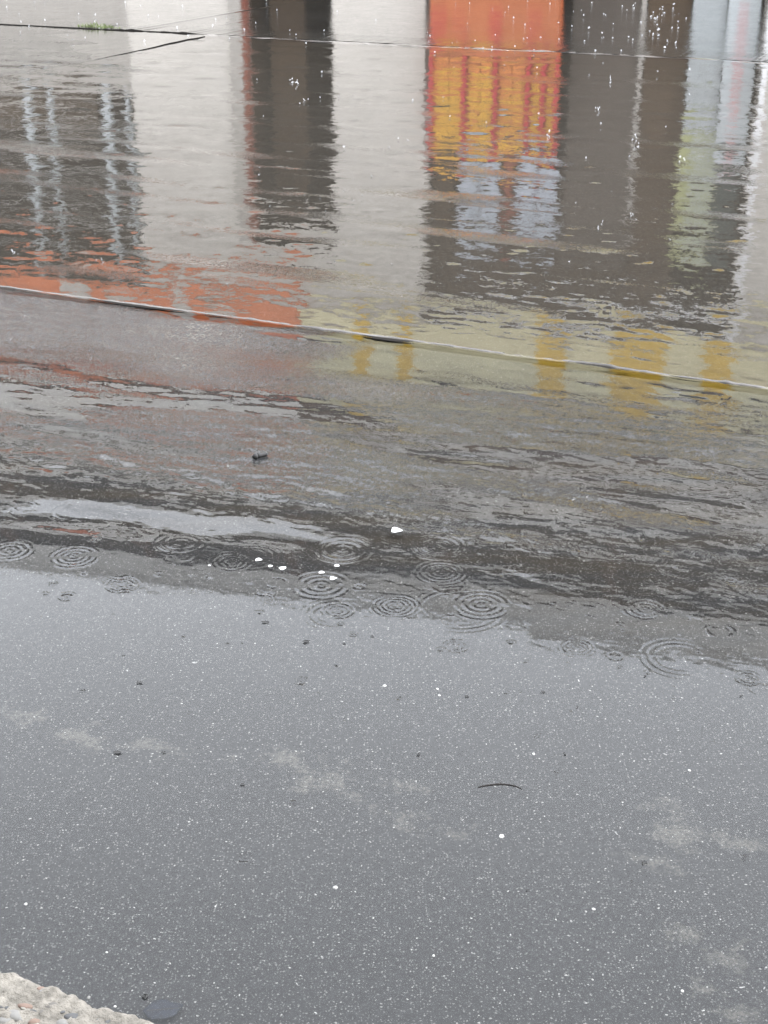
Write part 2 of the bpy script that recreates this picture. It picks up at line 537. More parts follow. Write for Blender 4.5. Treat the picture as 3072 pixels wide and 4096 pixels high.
def build_water():
    # fan of rays round the photographer's feet: fine where the water is near, coarse far off and behind
    p = R(PITCH)
    v = np.arange(4330, -70, -4.6)
    ang = p + np.arctan((v - 2048) / FPX)
    rr = H / np.tan(ang)
    rr = np.concatenate([[.05, .5, 1.0], rr, [rr[-1] + 2, rr[-1] + 8, 60.0]])
    a0 = R(21.5)
    az = np.concatenate([np.linspace(-math.pi, -a0, 24, endpoint=False), np.linspace(-a0, a0, 760), np.linspace(a0, math.pi, 24)[1:]])
    nr, na = len(rr), len(az)
    RR, AZ = np.meshgrid(rr, az, indexing='ij')
    X = (RR * np.sin(AZ)).ravel(); Y = (RR * np.cos(AZ)).ravel()
    T = X * ST[0] + Y * ST[1]; Nn = X * SN[0] + Y * SN[1]
    dr = np.gradient(rr)[:, None] * np.ones((1, na)); dr = dr.ravel()       # spacing along the ray
    Z = np.zeros_like(X); GX = np.zeros_like(X); GY = np.zeros_like(X)
    inner = (np.abs(AZ.ravel()) < a0 * .995) & (RR.ravel() > 1.05) & (RR.ravel() < 19.5)

    def waves(lmin, lmax, count, amp, spread, xs=X, ys=Y):
        """random wave trains whose crests mostly run along the street; amp = rms slope per point"""
        z = np.zeros_like(xs); gx = np.zeros_like(xs); gy = np.zeros_like(xs)
        base = math.atan2(SN[1], SN[0])
        for _ in range(count):
            lam = math.exp(rng.uniform(math.log(lmin), math.log(lmax)))
            k = 2 * math.pi / lam; th = base + rng.normal(0, spread); ph = rng.uniform(0, 6.28)
            kx, ky = k * math.cos(th), k * math.sin(th)
            fade = np.clip(lam / (2.6 * dr) - .6, 0, 1)
            s = math.sqrt(2.0 / count)
            arg = kx * xs + ky * ys + ph
            c = np.cos(arg) * s * fade
            z += np.sin(arg) * s * fade / k; gx += c * math.cos(th); gy += c * math.sin(th)
        return z * amp, gx * amp, gy * amp

    def lownoise(lx, ly, count=26):
        """smooth 0-mean field stretched along the street"""
        o = np.zeros_like(X)
        for _ in range(count):
            kt = rng.normal(0, 1) * 2 * math.pi / lx; kn = rng.normal(0, 1) * 2 * math.pi / ly
            o += np.cos(kt * T + kn * Nn + rng.uniform(0, 6.28))
        return o * math.sqrt(2.0 / count)

    def bandf(a, b, c, d, x):           # 0 outside a..d, 1 inside b..c
        return np.clip((x - a) / (b - a), 0, 1) * np.clip((d - x) / (d - c), 0, 1)

    patch = lownoise(2.2, .55)
    patch2 = lownoise(.9, .22)
    midz = bandf(2.45, 2.95, 3.75, 4.36, Nn)
    a_mid = np.where(Nn < 2.8, .0007, .0030) + midz * .026 * np.clip(.55 + .5 * patch + .45 * patch2, .15, 1.9) + bandf(3.8, 4.2, 5.0, 6.5, Nn) * .0075 * np.clip(.6 + .6 * patch2, .1, 1.8)
    a_mid = np.where(Nn < 2.0, .0008, a_mid)
    z, gx, gy = waves(.035, .13, 46, a_mid * .85, .5); Z += z; GX += gx; GY += gy
    z, gx, gy = waves(.012, .035, 40, a_mid * 1.15, .6); Z += z; GX += gx; GY += gy
    z, gx, gy = waves(.4, 1.2, 14, np.where(Nn > 3.5, .0030, .0010), .5); Z += z; GX += gx; GY += gy

    # long troughs in the running water: far bank catches the sky, near bank the dark shopfronts
    def trough(pts, w, slope):
        nonlocal Z, GX, GY
        q = [np.array(on_ground(u, vv)) for u, vv in pts]
        best = np.full_like(X, 1e9); side = np.zeros_like(X); nx_ = np.zeros_like(X); ny_ = np.zeros_like(X); ends = np.zeros_like(X)
        tot = sum(np.linalg.norm(q[i + 1] - q[i]) for i in range(len(q) - 1)); run = 0
        for i in range(len(q) - 1):
            d = q[i + 1] - q[i]; L = np.linalg.norm(d); d = d / L
            tx = np.clip((X - q[i][0]) * d[0] + (Y - q[i][1]) * d[1], 0, L)
            ex = X - (q[i][0] + d[0] * tx); ey = Y - (q[i][1] + d[1] * tx)
            dist = np.hypot(ex, ey)
            s = np.sign(d[0] * ey - d[1] * ex)
            m = dist < best
            best = np.where(m, dist, best); side = np.where(m, s, side)
            nx_ = np.where(m, -d[1], nx_); ny_ = np.where(m, d[0], ny_); ends = np.where(m, (run + tx) / tot, ends)
            run += L
        sgn = best * side
        prof = np.exp(-(best / w) ** 2)
        env = np.clip(np.sin(np.pi * np.clip(ends * .94 + .03, 0, 1)), 0, 1) ** .5
        A = slope * w / .858 * env * (.8 + .35 * patch2)
        A = np.clip(A, 0, None)
        Z -= A * prof
        g = A * prof * 2 * sgn / w ** 2
        GX += g * nx_; GY += g * ny_
    trough([(-500, 1960), (0, 2062), (450, 2078), (900, 2150), (1250, 2195)], .075, .066)
    trough([(880, 2115), (1150, 2155), (1400, 2185)], .03, .05)
    trough([(2150, 1985), (2450, 2020), (2900, 2075), (3200, 2105)], .030, .060)
    trough([(2300, 1960), (2700, 2000), (3000, 2045)], .022, .05)
    trough([(1550, 1800), (1900, 1840), (2100, 1865)], .03, .040)
    trough([(900, 1790), (1200, 1815), (1500, 1850)], .022, .03)

    # raindrop rings
    lab = np.zeros(len(X), dtype=np.int32)
    for i, (u, vv, rp, sg) in enumerate(RINGS):
        cx, cy = on_ground(u, vv)
        dist = math.sqrt(cx * cx + cy * cy + H * H)
        rad = rp / FPX * dist
        d = np.hypot(X - cx, Y - cy)
        m = d < rad * 1.12
        if not m.any(): continue
        dd = np.maximum(d[m], 1e-6)
        f = dd / rad
        lam = max(.010, rad * (.19 + .10 * ((i * 37) % 10) / 10))
        kk = 2 * math.pi / lam
        env = np.clip((1.10 - f) / .25, 0, 1) * (.25 + .75 * np.clip((f - .25) / .35, 0, 1))
        az_ = np.arctan2(Y[m] - cy, X[m] - cx)
        jag = np.clip(.85 + .45 * np.sin(2 * az_ + i * 1.7) + .35 * np.sin(5 * az_ + i * 2.3 + 6 * f), .05, 1.7)
        slope = .072 * sg * (.55 + .65 * ((i * 53) % 11) / 10) * env * jag / (0.55 + f)
        s = np.cos(kk * dd + i) * slope
        if rp < 60:                                     # fresh crater: steep little pit
            s += .11 * sg * np.exp(-((f - .3) / .28) ** 2) * np.sin(f * 9 + i)
        Z[m] += np.sin(kk * dd + i) * slope / kk
        GX[m] += s * (X[m] - cx) / dd; GY[m] += s * (Y[m] - cy) / dd
        lab[m & (d < rad)] = i + 1
    for j in range(46):
        u = rng.uniform(-60, 3130); vv = 1720 + .13 * u + rng.uniform(0, 640)
        cx, cy = on_ground(u, vv); rad = rng.choice([.012, .018, .026, .04, .065, .10]) * rng.uniform(.8, 1.3)
        d = np.hypot(X - cx, Y - cy); m = d < rad
        if not m.any(): continue
        dd = np.maximum(d[m], 1e-6); f = dd / rad; az_ = np.arctan2(Y[m] - cy, X[m] - cx)
        lam = max(.008, min(.016, rad * rng.uniform(.16, .4))); k0 = rng.uniform(.35, .75)
        s = np.cos(2 * math.pi * dd / lam + j) * rng.uniform(.02, .06) * min(1, .03 / rad) ** .5 * np.clip((1 - f) / .25, 0, 1) * np.clip((f - k0) / .2 + .3, 0, 1)
        s *= np.clip(.7 + .9 * np.sin(az_ * rng.integers(1, 3) + j), 0, 1.4)
        GX[m] += s * (X[m] - cx) / dd; GY[m] += s * (Y[m] - cy) / dd
    # many tiny dimples from drizzle on the near water
    for _ in range(260):
        u, vv = rng.uniform(-50, 3120), rng.uniform(1600, 4000)
        cx, cy = on_ground(u, vv); rad = rng.uniform(.006, .018)
        d = np.hypot(X - cx, Y - cy); m = d < rad
        if not m.any(): continue
        dd = np.maximum(d[m], 1e-6); f = dd / rad
        s = rng.uniform(.04, .13) * np.sin(f * 6.283) * (1 - f)
        GX[m] += s * (X[m] - cx) / dd; GY[m] += s * (Y[m] - cy) / dd

    # short wavelets here and there that flash a paler strip of wall or sky
    for _ in range(380):
        u, vv = rng.uniform(-30, 3100), 150 + 950 * rng.random() ** .8
        cx, cy = on_ground(u, vv); dist = math.sqrt(cx * cx + cy * cy + H * H)
        lx = rng.uniform(10, 48) / FPX * dist; ly = 3.6 / FPX * dist / (H / dist)
        m = (np.abs(X - cx) < lx * 1.6) & (np.abs(Y - cy) < ly * 2 + lx * .5)
        if not m.any(): continue
        tt = T[m] - (cx * ST[0] + cy * ST[1]); q = Nn[m] - (cx * SN[0] + cy * SN[1]) - .25 * tt
        e = np.exp(-(tt / lx) ** 2 - (q / ly) ** 2) * rng.choice([.05, .065, .03, -.02])
        GX[m] += e * SN[0]; GY[m] += e * SN[1]
    GX *= inner; GY *= inner; Z *= inner
    grain = .014 + .012 * np.clip(patch, 0, 1)
    grain = np.where(Nn < 2.8, .008, grain)
    rough_strip = bandf(3.62, 3.85, 4.30, 4.345, Nn + .05 * patch2) * np.clip((-1.75 - T + .2 * patch) / .5, 0, 1)
    grain = grain + rough_strip * 1.1
    grain = grain + bandf(3.75, 3.95, 4.2, 4.345, Nn + .08 * patch2) * np.clip((T + 2.0) / .6, 0, 1) * .11 * np.clip(.6 + patch2, 0, 1.5)
    grain = grain + midz * bandf(2.9, 3.15, 3.7, 4.0, Nn) * np.clip(.35 + .7 * patch + .5 * patch2, 0, 1.2) * .36
    grain = np.where(Nn > 4.38, .012, grain)
    fine = .010 + midz * .016 * np.clip(.5 + .5 * patch, .1, 1.6)
    fine = np.where(Nn < 2.8, .0042, fine)
    far = np.clip((Nn - 4.4) / .5, 0, 1)
    fine = fine * (1 - far) + far * (.042 + .018 * np.clip(patch, -1, 1.5))
    streak = lownoise(3.5, .42); streak2 = lownoise(2.0, .16)
    grain = grain + far * np.clip(streak - .75, 0, 1.2) * .30 + far * np.clip(streak2 - 1.0, 0, 1) * .35
    z_, gx_, gy_ = waves(.16, .5, 40, far * .0075 * np.clip(.7 + .7 * streak, .15, 2), .35)
    GX += gx_ * inner; GY += gy_ * inner; Z += z_ * inner
    nrm = np.stack([-GX, -GY, np.ones_like(GX)], 1)
    nrm /= np.linalg.norm(nrm, axis=1, keepdims=True)
    co = np.stack([X, Y, Z], 1)
    # faces
    I, J = np.meshgrid(np.arange(nr - 1), np.arange(na - 1), indexing='ij')
    a = (I * na + J).ravel()
    quads = np.stack([a, a + na, a + na + 1, a + 1], 1)
    quads = quads[:, ::-1]
    fl = lab[quads[:, 0]]

    def piece(name, q, parent):
        used, inv = np.unique(q, return_inverse=True)
        inv = inv.reshape(-1).astype(np.int32)
        me = bpy.data.meshes.new(name)
        me.vertices.add(len(used)); me.vertices.foreach_set('co', co[used].astype(np.float32).ravel())
        me.loops.add(len(inv)); me.loops.foreach_set('vertex_index', inv)
        me.polygons.add(len(q)); me.polygons.foreach_set('loop_start', np.arange(0, len(inv), 4, dtype=np.int32))
        me.polygons.foreach_set('use_smooth', np.ones(len(q), dtype=bool))
        me.update(calc_edges=True)
        at = me.attributes.new('wave_normal', 'FLOAT_VECTOR', 'POINT'); at.data.foreach_set('vector', nrm[used].astype(np.float32).ravel())
        at = me.attributes.new('grain', 'FLOAT', 'POINT'); at.data.foreach_set('value', grain[used].astype(np.float32))
        at = me.attributes.new('wavelet', 'FLOAT', 'POINT'); at.data.foreach_set('value', fine[used].astype(np.float32))
        return link(name, me, M_WATER, parent)
    w = piece('water', quads[fl == 0], None)
    w['kind'] = 'structure'
    for i in range(len(RINGS)):
        q = quads[fl == i + 1]
        if len(q) > 12: piece('ripple', q, w)
    return w


water = build_water()

# ------------------------------------------------------------------ the shop building across the street (met in the water)
FROT = R(-14)
bld = link('shop_building', None, None, None, (0, 22, 0), (0, 0, FROT))
tag(bld, 'pale plastered shop building mirrored in the wet street with orange and yellow fascia boards', 'building')
M_WALL = plain('cream_plaster', (.55, .515, .47), .9, .2, .05, 1.5)  # darker than the upper wall: overhang shade put into the colour
M_UPWALL = plain('grey_render', (.86, .835, .785), .9, .2, .06, 1.2)
M_INT = plain('dark_interior', (.046, .030, .018), .9, .1, .3, 2.0)  # the gloom indoors is put into this colour
M_BROWN = plain('brown_boarding', (.072, .047, .028), .8, .2, .3, 3.0)
M_BRICK = plain('red_brick', (.22, .075, .05), .9, .2, .3, 9.0)
M_WHITE = plain('white_paint', (.80, .80, .80), .6, .3, .04)
M_OFFW = plain('faded_white', (.44, .47, .48), .6, .3, .08, 3)
M_ORANGE = plain('orange_board', (.70, .19, .065), .6, .3, .12, 1.5)
M_YELLOW = plain('yellow_board', (.80, .73, .46), .6, .3, .10, 1.5)
M_OCHRE = plain('ochre_letter', (.80, .52, .07), .6, .3, .10, 2)
M_GLASSB = plain('pale_blue_pane', (.42, .46, .52), .5, .4, .25, 4.0)
M_JAMB = plain('grey_jamb', (.36, .335, .305), .9, .2, .1)
M_DARKGL = plain('dark_pane', (.042, .026, .011), .6, .08, .6, 3.0)
M_GREYP = plain('grey_shutter', (.080, .064, .052), .6, .3, .15)
M_TILE = plain('brown_roof_tile', (.085, .042, .018), .8, .2, .3, 4)

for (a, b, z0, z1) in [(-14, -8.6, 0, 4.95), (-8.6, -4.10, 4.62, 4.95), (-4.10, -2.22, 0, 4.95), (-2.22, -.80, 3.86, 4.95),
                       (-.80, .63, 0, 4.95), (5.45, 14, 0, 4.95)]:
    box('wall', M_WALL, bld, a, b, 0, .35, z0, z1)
box('parapet', M_JAMB, bld, -8.6, -4.10, 0, .35, 0, 1.75)
# upper storey with real window openings
WIN = []
for i in range(9):
    c = -11.2 + i * 2.75
    WIN.append((c - 1.27, c + 1.27, 8.40, 9.80))
zb, zt = 4.95, 10.5
box('upper_wall', M_UPWALL, bld, -14, 14, 0, .35, 4.95, 8.40)
box('parapet', M_UPWALL, bld, -14, 14, 0, .35, 9.80, 10.34)
xs = [-14] + [w for q in WIN for w in q[:2]] + [14]
for i in range(0, len(xs), 2):
    box('pier', M_TILE, bld, xs[i], xs[i + 1], 0, .35, 8.40, 9.80)
for (a, b, z0, z1) in WIN:
    w = box('window', M_TILE, bld, a, b, .26, .30, z0, z1)
    for q in range(3):
        wd = (b - a) / 3
        box('pane', M_DARKGL, w, a + q * wd + .04, a + (q + 1) * wd - .04, .22, .25, z0 + .05, z1 - .05)
box('gutter', M_TILE, bld, -14, 14, -.12, -.004, 7.62, 7.74)
box('coping', M_UPWALL, bld, -14, 2.6, -.08, .43, 10.34, 10.42)
box('parapet', M_UPWALL, bld, 2.602, 14, 0, .35, 10.341, 10.56)
box('coping', M_UPWALL, bld, 2.604, 14, -.08, .43, 10.56, 10.64)
box('eave_tiles', M_TILE, bld, -1.35, 13, -.55, -.01, 6.52, 6.95)
box('eave_tiles', M_TILE, bld, -13, -1.352, -.40, -.01, 6.42, 6.58)
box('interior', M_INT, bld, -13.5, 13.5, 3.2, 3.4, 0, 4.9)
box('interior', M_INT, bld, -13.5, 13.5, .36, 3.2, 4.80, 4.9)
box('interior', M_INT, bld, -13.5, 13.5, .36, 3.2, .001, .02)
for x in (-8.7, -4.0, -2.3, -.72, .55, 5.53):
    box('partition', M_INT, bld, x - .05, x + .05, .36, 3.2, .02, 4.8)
# fascia boards
of = box('fascia_board', M_ORANGE, bld, -13, -1.37, -.16, -.002, 4.66, 6.40)
for i in range(6):
    box('board_seam', M_TILE, of, -12.4 + i * 1.9, -12.37 + i * 1.9, -.165, -.161, 4.7, 6.36)
for (a, b, z0, z1) in [(-11.6, -10.9, 4.9, 5.9), (-10.5, -9.7, 5.2, 6.2), (-9.2, -8.9, 4.8, 6.1), (-8.5, -7.6, 5.3, 5.9), (-7.3, -6.9, 4.9, 5.5), (-6.6, -5.9, 5.5, 6.2),
                       (-5.6, -5.1, 4.9, 5.7), (-4.8, -4.0, 5.1, 5.35), (-4.7, -3.9, 5.6, 5.95), (-3.6, -3.3, 4.85, 6.1), (-3.0, -2.4, 5.0, 5.3), (-2.9, -2.2, 5.6, 6.1)]:
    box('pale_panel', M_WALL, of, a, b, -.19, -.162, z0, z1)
yf = box('fascia_board', M_YELLOW, bld, -1.348, 13, -.16, -.002, 5.0, 6.50)
for (a, b) in [(-.45, -.22), (.26, .46), (2.55, 2.98), (3.72, 4.50), (5.10, 5.50), (7.2, 7.9), (8.6, 9.3)]:
    box('painted_panel', M_OCHRE, yf, a, b, -.18, -.161, 5.06, 6.44)
# veranda on the left: white posts over a low parapet
for (x, w) in [(-6.02, .10), (-5.62, .05), (-4.62, .10), (-4.26, .06), (-7.4, .10), (-8.2, .06)]:
    box('post', M_OFFW, bld, x - w / 2, x + w / 2, .10, .20, 1.75, 4.62)
for z in (2.35, 3.05, 3.75):
    box('rail', M_UPWALL, bld, -8.6, -4.10, .14, .17, z, z + .05)
box('clutter', M_BROWN, bld, -8.0, -5.2, 1.0, 1.4, 1.7, 2.6)
# doorway
box('door_jamb', M_BRICK, bld, -2.22, -2.16, -.03, .16, 0, 3.86)
box('door_jamb', M_JAMB, bld, -2.42, -2.222, -.06, -.002, 0, 3.86)
box('door_leaf', M_BROWN, bld, -2.08, -1.5, .9, .95, 0, 3.4)
# shop bay
sb = bld
box('grey_panel', M_GREYP, sb, 2.74, 3.72, .45, .50, 0, 4.0)
box('post', M_JAMB, sb, 3.735, 3.80, .40, .46, 0, 3.6)
box('brown_panel', M_BROWN, sb, 3.82, 4.44, .45, .50, 0, 4.9)
box('brown_panel', M_BROWN, sb, .64, 3.80, .55, .60, 3.92, 4.9)
box('brown_panel', M_BROWN, sb, .64, 1.0, .55, .60, 2.4, 3.92)
box('brown_panel', M_BRICK, sb, 1.80, 1.94, .50, .56, 2.45, 3.92)
for z in (4.02, 4.26):
    box('pipe', M_GREYP, sb, .64, 4.4, .40, .44, z, z + .05)
for a, b in [(1.06, 1.78), (1.96, 2.68)]:
    w = box('window', M_BROWN, sb, a, b, .50, .56, 2.60, 3.90)
    for q in range(2):
        for r_ in range(2):
            wd = (b - a - .10) / 2; hd = .58
            box('pane', M_GLASSB, w, a + .04 + q * (wd + .02), a + .04 + q * (wd + .02) + wd, .46, .49, 2.66 + r_ * (hd + .05), 2.66 + r_ * (hd + .05) + hd)
M_YGREEN = plain('yellow_green_board', (.34, .35, .17), .6, .3, .18, 3)
M_DGREEN = plain('dark_green_board', (.04, .055, .05), .6, .3, .2)
M_PINK = plain('pink_print', (.52, .30, .30), .6, .3, .1)
lv = link('louvred_shutter', None, None, bld)
for i in range(11):
    box('slat', M_OFFW, lv, 4.47, 4.94, .20, .28, .02 + i * .18, .02 + i * .18 + .135)
box('backing', M_GREYP, lv, 4.47, 4.94, .30, .33, 0, 1.98)
yg = box('sign_panel', M_YGREEN, bld, 4.45, 4.98, .20, .25, 2.0, 3.86)
for i in range(6):
    box('stripe', M_OFFW, yg, 4.60, 4.97, .17, .199, 2.12 + i * .29, 2.12 + i * .29 + .12)
box('sign_panel', M_DGREEN, bld, 4.99, 5.34, .20, .25, 2.46, 3.90)
bn = box('banner', M_OFFW, bld, 4.96, 5.40, .12, .14, .0, 2.40)
for z in (.3, .7, 1.1, 1.5, 2.15):
    box('print', M_PINK, bn, 5.10, 5.24, .10, .119, z, z + .22)
box('drain_pipe', M_WHITE, bld, 5.50, 5.58, -.10, -.02, 0, 6.0)
for i in range(7):
    box('bracket', M_GAP, bld, 5.42, 5.49, -.10, -.02, .12 + i * .24, .12 + i * .24 + .13)

# unseen shophouse added behind the photographer; its canopy dims the near kerb
nb = link('added_shophouse', None, None, None, (0, 0, 0), (0, 0, math.atan2(ST[1], ST[0])))
tag(nb, 'unseen shophouse added behind the photographer, its canopy blocking sky light from the near kerb', 'building')
for (a, b, z0, z1) in [(-16, -3.2, 0, 3.4), (-1.0, 1.6, 0, 3.4), (3.8, 16, 0, 3.4), (-16, 16, 3.4, 5.2), (-16, 16, 6.8, 10.5)]:
    box('wall', M_UPWALL, nb, a, b, -2.6, -2.3, z0, z1)
for (a, b) in [(-3.2, -1.0), (1.6, 3.8)]:
    box('roller_door', M_GREYP, nb, a, b, -2.55, -2.45, 0, 3.4)
for i in range(9):
    a = -16 + i * 4
    if i < 8:
        w = box('window', M_DARKGL, nb, a + .9, a + 3.1, -2.55, -2.5, 5.2, 6.8)
        box('frame', M_WHITE, w, a + 1.96, a + 2.04, -2.495, -2.46, 5.2, 6.8)
        box('pier', M_UPWALL, nb, a - (0 if i == 0 else .9), a + .9, -2.6, -2.3, 5.2, 6.8)
box('pier', M_UPWALL, nb, 15.1, 16, -2.6, -2.3, 5.2, 6.8)
cn = box('canopy', M_GREYP, nb, -12, 12, -2.3, .55, 2.95, 3.02)  # added to block sky light over the kerb and near asphalt
for i in range(9):
    box('bracket', M_TILE, cn, -12 + i * 3 - .03, -12 + i * 3 + .03, -2.3, .5, 2.86, 2.95)

# orange display rack full of yellow packets in the shop bay
rack = link('display_rack', None, None, None, (-.242 * .5, 22 - .97 * .5, .012), (0, 0, FROT))
tag(rack, 'orange shop rack of yellow packets between red uprights, mirrored in the street', 'rack')
M_RACK = plain('rack_orange', (.62, .14, .03), .55, .3, .1, 3)
M_PLINTH = plain('rack_plinth', (.40, .12, .045), .55, .3, .15, 3)
M_RED = plain('rack_red', (.44, .035, .04), .55, .3, .1)
M_PACKY = plain('packet_yellow', (.80, .42, .03), .45, .4, .12, 9)
M_PACKO = plain('packet_orange', (.70, .24, .05), .45, .4, .12, 9)
box('back_panel', M_RACK, rack, .77, 2.66, .34, .38, 0.03, 2.36)
box('plinth', M_PLINTH, rack, .77, 2.64, .16, .33, 0.03, .94)
for (a, b, z0, z1) in [(.79, 1.02, .42, .76), (1.64, 1.83, .42, .72), (1.1, 1.3, .55, .68), (2.2, 2.4, .45, .6)]:
    box('price_board', M_RED, rack, a, b, .13, .159, z0, z1)
for x in (.80, 1.30, 1.76, 2.24, 2.46, 2.65):
    box('upright', M_RED, rack, x - .03, x + .03, .10, .15, .96, 2.34)
for r_ in range(5):
    z = .96 + r_ * .278
    box('shelf', M_TILE, rack, .80, 2.62, .12, .33, z, z + .028)
    for c_ in range(8):
        x = (.86, 1.072, 1.355, 1.537, 1.815, 2.008, 2.295, 2.515)[c_]
        wd = (.20, .20, .17, .17, .18, .18, .12, .12)[c_]
        box('packet', M_PACKO if (r_ in (0,) or (c_ in (4, 5) and r_ % 2) or (c_ == 2 and r_ == 3)) else M_PACKY, rack, x, x + wd, .17, .30, z + .028, z + .262)

# ------------------------------------------------------------------ small things on and in the water
M_PETAL = plain('white_petal', (.55, .55, .54), .5, .3, .04, 200)
M_CHAR = plain('black_char', (.012, .012, .012), .55, .4, .3, 200)
M_TWIG = plain('dark_twig', (.020, .018, .017), .7, .3, .3, 200)
M_LEAF = plain('drowned_leaf', (.010, .013, .021), .7, .2, .5, 90)
M_STONEW = plain('white_stone', (.52, .52, .505), .6, .3, .06, 150)
M_GRASS = plain('grass_blade', (.10, .125, .05), .6, .3, .3, 80)


def petal_mesh(name, L, W, seed, curl=.3, lobes=7):
    """cupped scrap with an uneven rim and a little thickness"""
    vs, fs = [], []
    m = 18; rings = 4
    vs.append((0, 0, 0))
    for r_ in range(1, rings + 1):
        for i in range(m):
            a = 2 * math.pi * i / m
            q = 1 + .30 * mnoise.noise(Vector((math.cos(a) * 1.6, math.sin(a) * 1.6, seed)))
            f = r_ / rings
            vs.append((L / 2 * math.cos(a) * f * q, W / 2 * math.sin(a) * f * q, curl * W * f * f * (.6 + .4 * math.cos(a * 2 + seed))))
    for i in range(m): fs.append((0, 1 + i, 1 + (i + 1) % m))
    for r_ in range(rings - 1):
        b = 1 + r_ * m
        for i in range(m): fs.append((b + i, b + m + i, b + m + (i + 1) % m, b + (i + 1) % m))
    n = len(vs); th = max(.0006, W * .05)
    vs += [(x, y, z - th) for x, y, z in vs]
    fs += [tuple(n + i for i in reversed(f)) for f in fs[:]]
    b = 1 + (rings - 1) * m
    for i in range(m): fs.append((b + i, b + (i + 1) % m, n + b + (i + 1) % m, n + b + i)[::-1])
    return mesh_of(name, vs, fs, True)


def px(u, v, w):
    x, y = on_ground(u, v)
    return w / FPX * math.sqrt(x * x + y * y + H * H)


for (u, v, w, h, lab) in [(1587, 2127, 54, 30, 'large white petal floating alone in the middle of the puddle'),
                          (1034, 2244, 30, 22, 'white petal at the left end of the row of floating scraps'),
                          (1083, 2268, 22, 12, 'small flat white scrap next to the left end of the petal row'),
                          (1130, 2277, 34, 24, 'folded white petal, second largest of the floating row'),
                          (1347, 2267, 24, 11, 'thin white scrap farthest right and highest of the petal row'),
                          (1287, 2294, 26, 18, 'squarish white scrap floating above the big ripple'),
                          (1333, 2318, 34, 16, 'white petal riding inside the big ripple ring'),
                          (838, 2265, 12, 8, 'tiny white speck floating left of the petal row')]:
    x, y = on_ground(u, v)
    o = link('petal', petal_mesh('petal', px(u, v, w) * .85, px(u, v, w) * .55, u * .1, .3), M_PETAL, None, (x, y, .0022), (R(12), 0, rnd.uniform(-.4, .4)))
    tag(o, lab, 'petal', 'white petals on the puddle')


def tube(name, pts, rads, mat, parent=None, seg=8):
    vs, fs = [], []
    for i, p in enumerate(pts):
        p = Vector(p)
        d = (Vector(pts[min(i + 1, len(pts) - 1)]) - Vector(pts[max(i - 1, 0)])).normalized()
        s = d.cross(Vector((0, 0, 1))).normalized(); u_ = s.cross(d)
        for j in range(seg):
            a = 2 * math.pi * j / seg
            vs.append(p + (s * math.cos(a) + u_ * math.sin(a)) * rads[i])
    for i in range(len(pts) - 1):
        for j in range(seg):
            fs.append((i * seg + j, i * seg + (j + 1) % seg, (i + 1) * seg + (j + 1) % seg, (i + 1) * seg + j))
    fs.append(tuple(range(seg))[::-1]); fs.append(tuple((len(pts) - 1) * seg + j for j in range(seg)))
    return link(name, mesh_of(name, vs, fs, True), mat, parent)


# charred stub floating in the running water
x0, y0 = on_ground(1026, 1832); x1, y1 = on_ground(1062, 1824)
d = Vector((x1 - x0, y1 - y0, 0)).normalized()
stub = tube('charred_stub', [Vector((x0, y0, .006)) + d * (.034 * i / 7) for i in range(8)], [.0055, .0085, .0082, .0076, .0074, .0072, .0068, .0050], M_CHAR)
tag(stub, 'short black charred stub floating in the running water', 'stub')
kn = link('knob', pebble_mesh('knob', .0098, 1, 1, .95, 3.0), M_CHAR, stub, (x0 - d.x * .003, y0 - d.y * .003, .0055))

# arched thin twig
p = [on_ground(u, v) for u, v in [(1911, 3152), (1925, 3146), (1960, 3140), (2000, 3137), (2040, 3140), (2070, 3148), (2090, 3158)]]
tw = tube('twig', [(x, y, .0006) for i, (x, y) in enumerate(p)], [.0006, .0012, .0016, .0016, .0015, .0013, .0006], M_TWIG)
tag(tw, 'thin dark arched twig lying on the grey wet asphalt', 'twig')

# black ring, drowned leaf
bm = bmesh.new()
vs, fs = [], []
for i in range(20):
    a = 2 * math.pi * i / 20
    for j in range(8):
        b = 2 * math.pi * j / 8
        rr_ = .0034 + .0011 * math.cos(b)
        vs.append((rr_ * math.cos(a) * 1.1, rr_ * math.sin(a), .0011 * math.sin(b)))
for i in range(20):
    for j in range(8):
        fs.append((i * 8 + j, ((i + 1) % 20) * 8 + j, ((i + 1) % 20) * 8 + (j + 1) % 8, i * 8 + (j + 1) % 8))
bm.free()
x, y = on_ground(580, 3988)
tag(link('rubber_ring', mesh_of('rubber_ring', vs, fs, True), M_CHAR, None, (x, y, .002)), 'tiny black ring beside the drowned leaf near the kerb', 'ring')
x, y = on_ground(652, 4026)
lf = link('leaf', petal_mesh('leaf', .052, .036, 2.2, .05), M_LEAF, None, (x, y, -.006), (0, 0, .1))
tag(lf, 'blue grey drowned leaf lying under water close to the kerb', 'leaf')
link('leaf_rib', mesh_of('leaf_rib', [(-.024, -.0006, .0008), (.026, -.0006, .0012), (.026, .0006, .0012), (-.024, .0006, .0008)], [(0, 1, 2, 3)]), M_TWIG, lf)

